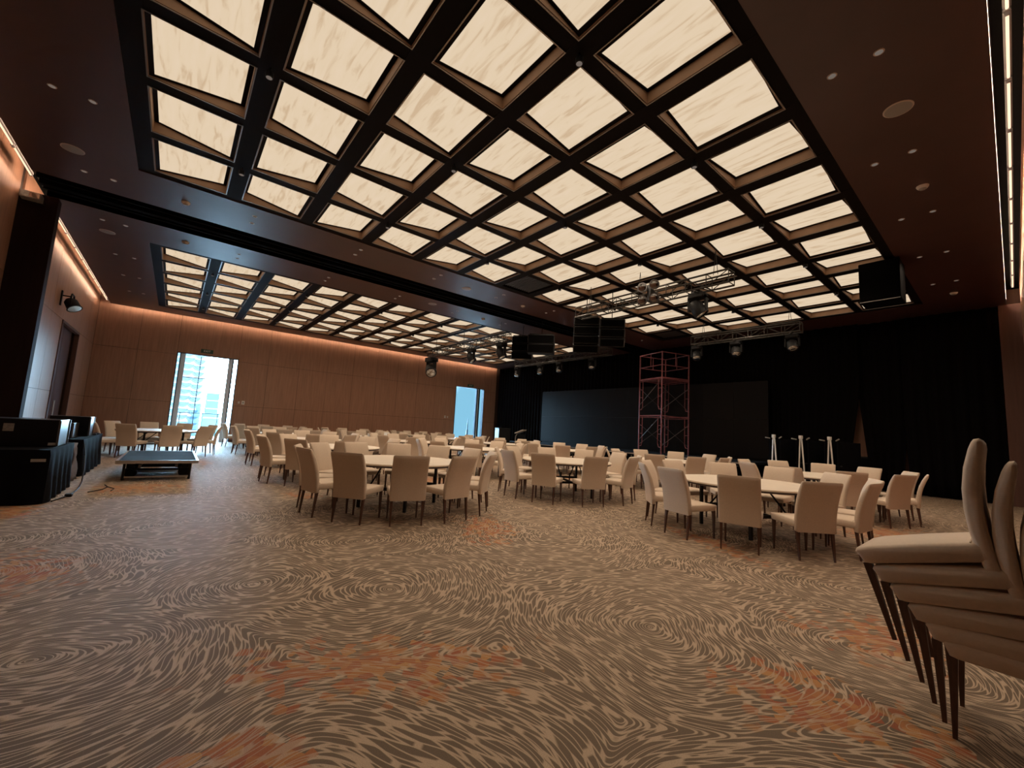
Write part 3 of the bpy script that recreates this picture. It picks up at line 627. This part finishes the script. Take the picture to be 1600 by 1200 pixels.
# ------------------------------------------------------------------ overhead rigs
def truss(label, x0, x1, y, z, hangers, group):
    t_ = thing('lighting_truss', label, 'truss', ((x0+x1)/2, y, z), 0, group); L_ = (x1-x0)/2; h = .30
    for yy in (-h/2, h/2):
        for zz in (0, h): obj('chord', MB().tube((-L_, yy, zz), (L_, yy, zz), .024), 'truss_steel', t_)
    n = max(4, int((x1-x0)/.5)); mb = MB(); st_ = 2*L_/n
    for k in range(n+1):
        xx = -L_+k*st_
        for yy in (-h/2, h/2): mb.tube((xx, yy, 0), (xx, yy, h), .011, n=6)
        for zz in (0, h): mb.tube((xx, -h/2, zz), (xx, h/2, zz), .011, n=6)
        if k < n:
            for yy in (-h/2, h/2): mb.tube((xx, yy, h if k % 2 else 0), (xx+st_, yy, 0 if k % 2 else h), .010, n=6)
    obj('lattice', mb, 'truss_steel', t_)
    for xx in hangers:
        obj('hanger', MB().tube((xx-(x0+x1)/2-.05, 0, h), (xx-(x0+x1)/2, 0, CZ+.03-z), .007, n=6).tube((xx-(x0+x1)/2+.05, 0, h), (xx-(x0+x1)/2, 0, CZ+.03-z), .007, n=6), 'truss_steel', t_)
truss('steel lighting truss under the nearer coffered bay, before the stage', -8.35, -3.85, 9.30, 4.88, (-7.9, -6.2, -4.2), 'lighting trusses')
truss('steel lighting truss above the stage, right of the scaffold', -7.6, -4.1, 14.95, 4.92, (-7.2, -4.4), 'lighting trusses')
truss('steel lighting truss under the farther coffered bay, before the stage', -19.2, -12.7, 10.0, 4.90, (-18.6, -16, -13.2), 'lighting trusses')
truss('steel lighting truss above the stage, left of the scaffold', -17.8, -11.3, 14.75, 4.92, (-17.2, -14.5, -11.8), 'lighting trusses')
def moving_head(x, y, z, label, s_=1.0, tilt=(.25, -.5, -.83), group='moving-head stage lights'):
    t_ = thing('stage_light', label, 'stage light', (x, y, z), 0, group); d = Vector(tilt).normalized(); c = Vector((0, 0, -.30*s_))
    obj('clamp', MB().tube((0, 0, -.012), (0, 0, -.05*s_), .022).box(-.03, .03, -.18, .18, -.028, -.004), 'dark_alu', t_)
    obj('base', MB().box(-.13*s_, .13*s_, -.10*s_, .10*s_, -.12*s_, -.03*s_, .012), 'black_steel', t_)
    obj('yoke', MB().box(-.165*s_, -.135*s_, -.04*s_, .04*s_, -.34*s_, -.08*s_).box(.135*s_, .165*s_, -.04*s_, .04*s_, -.34*s_, -.08*s_).box(-.165*s_, .165*s_, -.04*s_, .04*s_, -.14*s_, -.10*s_), 'black_steel', t_)
    h_ = obj('head', MB().lathe([(.07*s_, -.14*s_), (.115*s_, -.08*s_), (.125*s_, .10*s_), (.12*s_, .14*s_)], 18, c, d), 'black_steel', t_, 40)
    obj('lens', MB().lathe([(.105*s_, .14*s_), (.09*s_, .152*s_), (.03*s_, .162*s_)], 18, c, d), 'lens', h_, 60)
for x, w_ in ((-7.45, 'nearest the scaffold'), (-6.05, 'in the middle'), (-4.35, 'at its right end')): moving_head(x, 14.95, 4.90, 'black moving-head light under the stage truss right of scaffold, %s' % w_, 1.25)
for x, w_ in ((-17.7, 'at its left end'), (-15.8, 'second from left'), (-14.4, 'third from left'), (-12.3, 'fourth from left')): moving_head(x, 14.75, 4.90, 'black moving-head light under the stage truss left of scaffold, %s' % w_, 1.25)
moving_head(-4.62, 9.30, 4.86, 'black spotlight tilted down under the nearer bay truss', 1.35, (.5, .2, -.85))
moving_head(-15.3, 10.0, 4.88, 'black spotlight under the farther bay truss, left of two', 1.4, (.5, .3, -.8)); moving_head(-13.1, 10.0, 4.88, 'black spotlight under the farther bay truss, right of two', 1.5, (.4, .2, -.9))
moving_head(-19.0, 10.0, 4.88, 'large round follow spotlight at the left end of the farther truss', 2.3, (.75, -.3, -.55))
t_ = thing('blinder_light', 'cluster of four round lamps on the nearer bay truss', 'stage light', (-5.72, 8.965, 5.0)); obj('bracket', MB().box(-.05, .05, .0, .155, -.22, .22), 'black_steel', t_)
for a in (-.17, .17):
    for b in (-.17, .17):
        c = obj('lamp_can', MB().lathe([(.07, 0), (.12, .08), (.125, .16)], 16, (a, .02, b), (.35, -.9, -.2)), 'dark_alu', t_, 40); obj('lens', MB().lathe([(.112, .155), (.05, .172)], 16, (a, .02, b), (.35, -.9, -.2)), 'lens', c, 60)
# hung loudspeakers
def line_array(name, label, x, y, z, n, wdt, dep, hgt, rz, curve, side=None):
    t_ = thing(name, label, 'loudspeaker', (x, y, z), rz, 'hung loudspeakers')
    ang = 0; p = Vector((0, 0, 0))
    obj('flying_frame', MB().box(-wdt*.45, wdt*.45, -dep*.4, dep*.4, 0, .05).tube((0, 0, .05), (0, 0, CZ-z), .012), 'black_steel', t_)
    for k in range(n):
        R = Matrix.Rotation(ang, 3, 'X'); mb = MB().box(-wdt/2, wdt/2, -dep/2, dep/2, -hgt+.01, 0, .012)
        mb.v = [tuple(p+R @ Vector(v)) for v in mb.v]; cab = obj('cabinet', mb, 'black_steel', t_)
        gr = MB().box(-wdt/2+.03, wdt/2-.03, -dep/2-.008, -dep/2, -hgt+.035, -.025); gr.v = [tuple(p+R @ Vector(v)) for v in gr.v]; obj('grille', gr, 'blackish', cab)
        if side:
            s2 = MB().box(wdt/2, wdt/2+.012, -dep*.42, dep*.42, -hgt+.02, -.01); s2.v = [tuple(p+R @ Vector(v)) for v in s2.v]; obj('side_plate', s2, side, cab)
        p = p+R @ Vector((0, 0, -hgt)); ang += curve
line_array('line_array_speaker', 'black curved loudspeaker stack at the left end of the nearer truss', -8.55, 9.9, 5.02, 4, .80, .50, .26, .75, .16)
line_array('line_array_speaker', 'curved loudspeaker stack with grey side plates under the nearer truss', -7.55, 9.9, 4.78, 3, .72, .46, .26, .75, .14, 'case_grey')
line_array('line_array_speaker', 'black loudspeaker hung under the partition slot, left of two', -12.95, 11.0, 5.22, 3, .85, .6, .30, .75, .10)
line_array('line_array_speaker', 'wide black loudspeaker hung under the partition slot, right of two', -11.8, 11.0, 5.12, 2, 1.05, .6, .36, .75, .04)
t_ = thing('hung_subwoofer', 'big black loudspeaker box hung in the right front corner of the nearer bay', 'loudspeaker', (-1.80, 12.5, 5.28)); obj('cabinet', MB().box(-.36, .36, -.35, .35, -.52, .42, .02), 'blackish', t_)
obj('bottom_rail', MB().box(-.35, .35, -.37, -.35, -.53, -.515), 'alu', t_); obj('grille', MB().box(-.33, .33, -.365, -.35, -.48, .38), 'blackish', t_); obj('hanger', MB().tube((-.2, 0, .42), (-.2, 0, .47), .015).tube((.2, 0, .42), (.2, 0, .47), .015), 'alu', t_)
# spotlight on the left wall
t_ = thing('wall_spotlight', 'black spotlight on a bracket high on the left wall', 'spotlight', (-17.65, YL, 4.50)); obj('bracket', MB().box(-.05, .05, 0, .03, -.22, .22).tube((0, .03, .08), (0, .22, .08), .02), 'black_steel', t_)
obj('yoke', MB().path([(-.20, .24, -.18), (-.22, .24, .05), (-.14, .24, .14), (.14, .24, .14), (.22, .24, .05), (.20, .24, -.18)], .022), 'black_steel', t_)
hd = obj('head', MB().lathe([(.09, -.20), (.15, -.12), (.16, .10), (.18, .14)], 18, (0, .26, -.16), (.35, .45, -.82)), 'black_steel', t_, 40); obj('lens', MB().lathe([(.15, .142), (.05, .15)], 18, (0, .26, -.16), (.35, .45, -.82)), 'lens', hd, 60)
t_ = thing('pillar_light_box', 'small grey light box at the top of the pillar', 'light fixture', (-12.59, -3.02, 5.34)); 

# small black spotlights under the beam crossings of both bays
spot_b = MB().tube((0, 0, .018), (0, 0, -.03), .012).lathe([(.03, -.03), (.045, -.04), (.048, -.11), (.040, -.112)], 14).mesh('housing', 'black_steel', 40)
spot_g = MB().lathe([(.036, -.113), (.02, -.115)], 14).mesh('lamp_glass', 'down_glow', 60)
for x0, nm in BX:
    ld = bpy.data.lights.new('beam_lamp_'+nm, 'SPOT'); ld.energy = BEAM_W*(1.0 if nm == 'near' else .55); ld.color = (1.0, .80, .60); ld.spot_size = math.radians(152); ld.spot_blend = 1.0; ld.shadow_soft_size = .12
    for j in (1, 3, 5, 7, 9, 11):
        for i in (1, 3, 5):
            t_ = thing('beam_spotlight', 'tiny black spotlight under %s cross beam from left, %s row from %s, %s' % (ORD[j-1], ORD[NX-1-i], SIDE[nm][0], SIDE[nm][1]), 'spotlight', (x0+i*DXG, Y0+j*DYG, CZ), 0, 'tiny beam spotlights')
            link('housing', spot_b, t_); link('lamp_glass', spot_g, t_)
            if j > 1: link('lamp', ld, t_, (0, 0, -.13))

# ------------------------------------------------------------------ small ceiling fittings
ring_me = MB().lathe([(.046, -.006), (.05, -.004), (.05, 0), (.040, 0)], 16).mesh('trim_ring', 'ring', 40)
cup_me = MB().lathe([(.038, -.0065), (.026, .0), (.02, .002)], 16).mesh('reflector', 'down_glow', 60)
dl_data = {}
for nm_, pw in (('mid', DOWN_W), ('right', DOWN_W*.6), ('left', DOWN_W*.12)):
    ld = bpy.data.lights.new('downlight_lamp_'+nm_, 'SPOT'); ld.energy = pw; ld.color = (1.0, .80, .60); ld.spot_size = math.radians(150); ld.spot_blend = 1.0; ld.shadow_soft_size = .05; dl_data[nm_] = ld
dl = []
for k in range(6):
    y = 5.57+2.345*(k-1)
    if y > 17: continue
    for x, s_ in ((-.74, 'wall-side'), (-1.16, 'bay-side')): dl.append((x, y, 'right ceiling border, %s of pair %s from near end' % (s_, ORD[k])))
    for x, s_ in ((-10.85, 'slot-side'), (-10.43, 'bay-side')): dl.append((x, y-2.33, 'border before the slot, %s of pair %s from left' % (s_, ORD[k])))
    for x, s_ in ((-13.28, 'slot-side'), (-13.67, 'bay-side')): dl.append((x, y-2.33, 'border beyond the slot, %s of pair %s from left' % (s_, ORD[k])))
for k, x in enumerate((-8.2, -10.82, -13.35, -16.1, -18.46, -20.83)):
    for y, s_ in ((-1.80, 'wall-side'), (-1.40, 'bay-side')): dl.append((x, y, 'left border, %s of pair %s from near end' % (s_, ORD[k])))
dl.append((-10.64, 16.2, 'far end of the border before the slot, above the scaffold'))
for x, y, s_ in dl:
    t_ = thing('downlight', 'tiny recessed downlight, %s' % s_, 'downlight', (x, y, CZ), 0, 'recessed downlights'); link('trim_ring', ring_me, t_); link('reflector', cup_me, t_)
    link('lamp', dl_data['right' if x > -2 else ('left' if y < -1 else 'mid')], t_, (0, 0, -.02))
spk_me = MB().lathe([(.14, -.010), (.15, -.006), (.15, 0), (.1, 0)], 24).mesh('trim_ring', 'ring', 40); spg_me = MB().lathe([(.135, -.011), (.08, -.013), (.02, -.0135)], 24).mesh('grille', 'grey_plastic', 60)
for x, y, s_ in ((-.74, 6.75, 'in the right ceiling border'), (-10.01, -1.84, 'in the left border near the pillar'), (-14.18, -1.79, 'in the left border beyond the pillar'), (-10.85, 6.75, 'in the border before the slot'), (-13.21, 6.82, 'in the border beyond the slot')):
    t_ = thing('ceiling_speaker', 'flat round ceiling speaker %s' % s_, 'speaker', (x, y, CZ), 0, 'round ceiling speakers'); link('trim_ring', spk_me, t_); link('grille', spg_me, t_)
det_b = MB().lathe([(.055, -.045), (.075, -.02), (.08, 0)], 18).mesh('body', 'white_plastic', 50); det_c = MB().lathe([(.035, -.062), (.05, -.045), (.05, -.04)], 18).mesh('sensor_cap', 'grey_plastic', 50)
for x, y, s_ in ((-.76, 9.14, 'in the right ceiling border'), (-.86, 16.1, 'in the right ceiling border near the drapes'), (-10.82, -.30, 'before the slot, beside the left bay corner'), (-13.41, -.26, 'beyond the slot, beside the left bay corner'), (-10.85, 9.13, 'before the slot, near the loudspeakers'), (-13.39, 9.21, 'beyond the slot, near the loudspeakers')):
    t_ = thing('smoke_detector', 'round smoke detector %s' % s_, 'smoke detector', (x, y, CZ), 0, 'smoke detectors'); link('body', det_b, t_); link('sensor_cap', det_c, t_)

# ------------------------------------------------------------------ mobile stage riser on the carpet
t_ = thing('mobile_stage', 'low wheeled stage platform with dark deck and bright metal rim, on the aisle carpet', 'stage platform', (-11.9, -.12, 0))
for k in range(2):
    xa = -1.24+k*1.24; obj('deck_board', MB().box(xa+.005, xa+1.235, -.58, .58, .345, .39, .004), 'deck', t_)
obj('rim', MB().box(-1.27, 1.27, -.62, -.585, .335, .396).box(-1.27, 1.27, .585, .62, .335, .396).box(-1.27, -1.242, -.585, .585, .335, .396).box(1.242, 1.27, -.585, .585, .335, .396), 'alu', t_)
for sx in (-1.05, -.15, .15, 1.05):
    for sy in (-.5, .5): obj('leg', MB().tube((sx, sy, .0), (sx, sy, .34), .022), 'black_steel', t_)
    obj('leg_tie', MB().box(sx-.015, sx+.015, -.5, .5, .045, .075), 'alu', t_)
for sx in (-.6, .6):
    for sy in (-.42, .42):
        w_ = obj('wheel', MB().tube((sx-.03, sy, .10), (sx+.03, sy, .10), .10, n=18), 'black_steel', t_, 40); obj('wheel_fork', MB().box(sx-.05, sx+.05, sy-.05, sy+.05, .18, .335), 'black_steel', w_)
for sy in (-.28, .28): obj('chassis_beam', MB().box(-1.1, 1.1, sy-.02, sy+.02, .24, .30), 'dark_alu', t_)
obj('end_bar', MB().box(.98, 1.02, -.5, .5, .18, .22), 'deck', t_); obj('centre_plate', MB().box(-.3, .3, -.42, .42, .17, .20), 'deck', t_)

# ------------------------------------------------------------------ black-draped equipment tables at the left
def draped_table(label, x0, x1, y0, y1, z, flare):
    t_ = thing('draped_table', label, 'table', ((x0+x1)/2, (y0+y1)/2, 0)); a, b = (x1-x0)/2, (y1-y0)/2
    obj('table_board', MB().box(-a+.01, a-.01, -b+.01, b-.01, z-.035, z-.006), 'black_steel', t_)
    for sx in (-1, 1):
        for sy in (-1, 1): obj('leg', MB().tube((sx*(a-.12), sy*(b-.12), 0), (sx*(a-.12), sy*(b-.12), z-.035), .02), 'black_steel', t_)
    # cloth: rounded rectangle whose skirt ripples outwards to the floor
    per = []; nseg = 26
    for k in range(nseg): per.append((-a+2*a*k/nseg, -b, 0, -1))
    for k in range(nseg//2): per.append((a, -b+2*b*k/(nseg//2), 1, 0))
    for k in range(nseg): per.append((a-2*a*k/nseg, b, 0, 1))
    for k in range(nseg//2): per.append((-a, b-2*b*k/(nseg//2), -1, 0))
    n = len(per); vs = []; fs = []
    for r, q in enumerate((0, .1, .45, 1.0)):
        for k, (x, y, nx, ny) in enumerate(per):
            o_ = flare*q*(.5+.5*math.sin(k*1.25))+.01*(r > 0); vs.append((x+nx*o_, y+ny*o_, z-(z-.012)*q if r else z))
    for r in range(3):
        for k in range(n): fs.append((r*n+k, r*n+(k+1) % n, (r+1)*n+(k+1) % n, (r+1)*n+k))
    fs.append(tuple(range(n)))
    o = obj('cloth', MB().add(vs, fs), 'black_cloth', t_, 60)
    return t_
draped_table('black-draped equipment table nearest the camera at the left edge', -10.35, -8.55, -2.15, -1.27, .74, .05)
draped_table('black-draped equipment table farther along the left side', -14.3, -11.55, -2.10, -1.30, .72, .07)
def case(name, label, x, y, z, sx, sy, sz, rz, m='black_gloss', cat='case', extras=()):
    t_ = thing(name, label, cat, (x, y, z), rz); obj('body', MB().box(-sx/2, sx/2, -sy/2, sy/2, 0, sz, .01), m, t_)
    mb = MB()
    for a in (-1, 1):
        for b in (-1, 1): mb.box(a*sx/2-.012, a*sx/2+.012, b*sy/2-.012, b*sy/2+.012, .01, sz-.005)
    obj('corner_edging', mb, 'dark_alu', t_)
    for nm, a, mt in extras: obj(nm, MB().box(*a), mt, t_)
    return t_
case('flight_case', 'tall black equipment case with a pale plate, on the nearest draped table', -9.55, -1.68, .74, .75, .74, .40, 0, 'black_gloss', 'case', (('latch_plate', (.375, .39, -.18, -.08, .22, .33), 'case_grey'), ('latch_plate', (.375, .385, .28, .37, .02, .06), 'grey_plastic')))
obj_lbl = thing('paper_label', 'small pale paper label on the front of the nearest draped table', 'label', (-8.535, -1.36, .60)); obj('sheet', MB().box(.03, .034, -.07, .07, -.02, .02), 'grey_plastic', obj_lbl)
case('amplifier', 'grey box amplifier with knobs between the two draped tables', -10.95, -1.85, .0, .45, .5, .95, 0, 'case_grey', 'amplifier', (('knob_panel', (.225, .235, -.2, .2, .75, .9), 'grey_plastic'), ('vent_slots', (.225, .232, -.2, .2, .35, .6), 'blackish')))
case('monitor_case', 'upright black case with a bluish glossy side on the farther draped table', -13.1, -1.70, .72, .55, .62, .42, 0)
case('rack_case', 'low black rack case in front on the farther draped table', -12.2, -1.75, .72, .5, .45, .30, 0)
for k, x in enumerate((-13.62, -14.02)):
    case('laptop', 'closed glossy laptop on the farther draped table, %s' % ('nearer of two' if k == 0 else 'farther of two'), x, -1.46, .72, .33, .24, .03, .1, 'black_gloss', 'laptop')
t_ = thing('grey_cloth', 'crumpled grey cloth hanging between the two draped tables', 'cloth', (-11.0, -1.34, 0)); vs = []; fs = []
for r in range(8):
    for k in range(7): vs.append((-.16+k*.06+.02*math.sin(r*1.3), .03*math.sin(k*1.7+r*.8)+.05*(7-r)/7, .02+r*.095))
for r in range(7):
    for k in range(6): a = r*7+k; fs.append((a, a+1, a+8, a+7))
o = obj('folds', MB().add(vs, fs), 'grey_cloth', t_, 60); md = o.modifiers.new('thickness', 'SOLIDIFY'); md.thickness = .015
t_ = thing('power_cable', 'thin grey cable hanging down and trailing past the nearest draped table', 'cable', (-9.6, -1.15, 0))
obj('lead', MB().path([(-1.6, -.10, .68), (-1.5, -.05, .45), (-1.2, .0, .22), (-.8, .04, .06), (-.4, .06, .012), (.1, .07, .012), (.55, .03, .012), (.9, -.05, .012)], .010, 6), 'black_steel', t_, 60)
obj('plug', MB().box(.40, .52, .02, .10, 0, .045, .01), 'black_steel', t_)
t_ = thing('loose_cable', 'short dark cable loop on the carpet by the draped tables', 'cable', (-9.9, -.80, 0)); obj('lead', MB().path([(-.35, .0, .01), (-.1, .06, .01), (.2, .02, .01), (.45, -.12, .01)], .008, 6).path([(-.1, .06, .01), (.15, .16, .01), (.4, .14, .01)], .007, 6), 'black_steel', t_)

# light box on the pillar top
p = [o for o in S.objects if o.name == 'pillar_light_box'][0]
obj('housing', MB().box(-.10, .12, .12, .42, .18, .32, .01), 'case_grey', p); obj('lens', MB().box(.12, .13, .26, .40, .20, .30), 'lens', p); obj('mount', MB().box(-.118, -.10, .2, .34, .16, .34), 'black_steel', p)
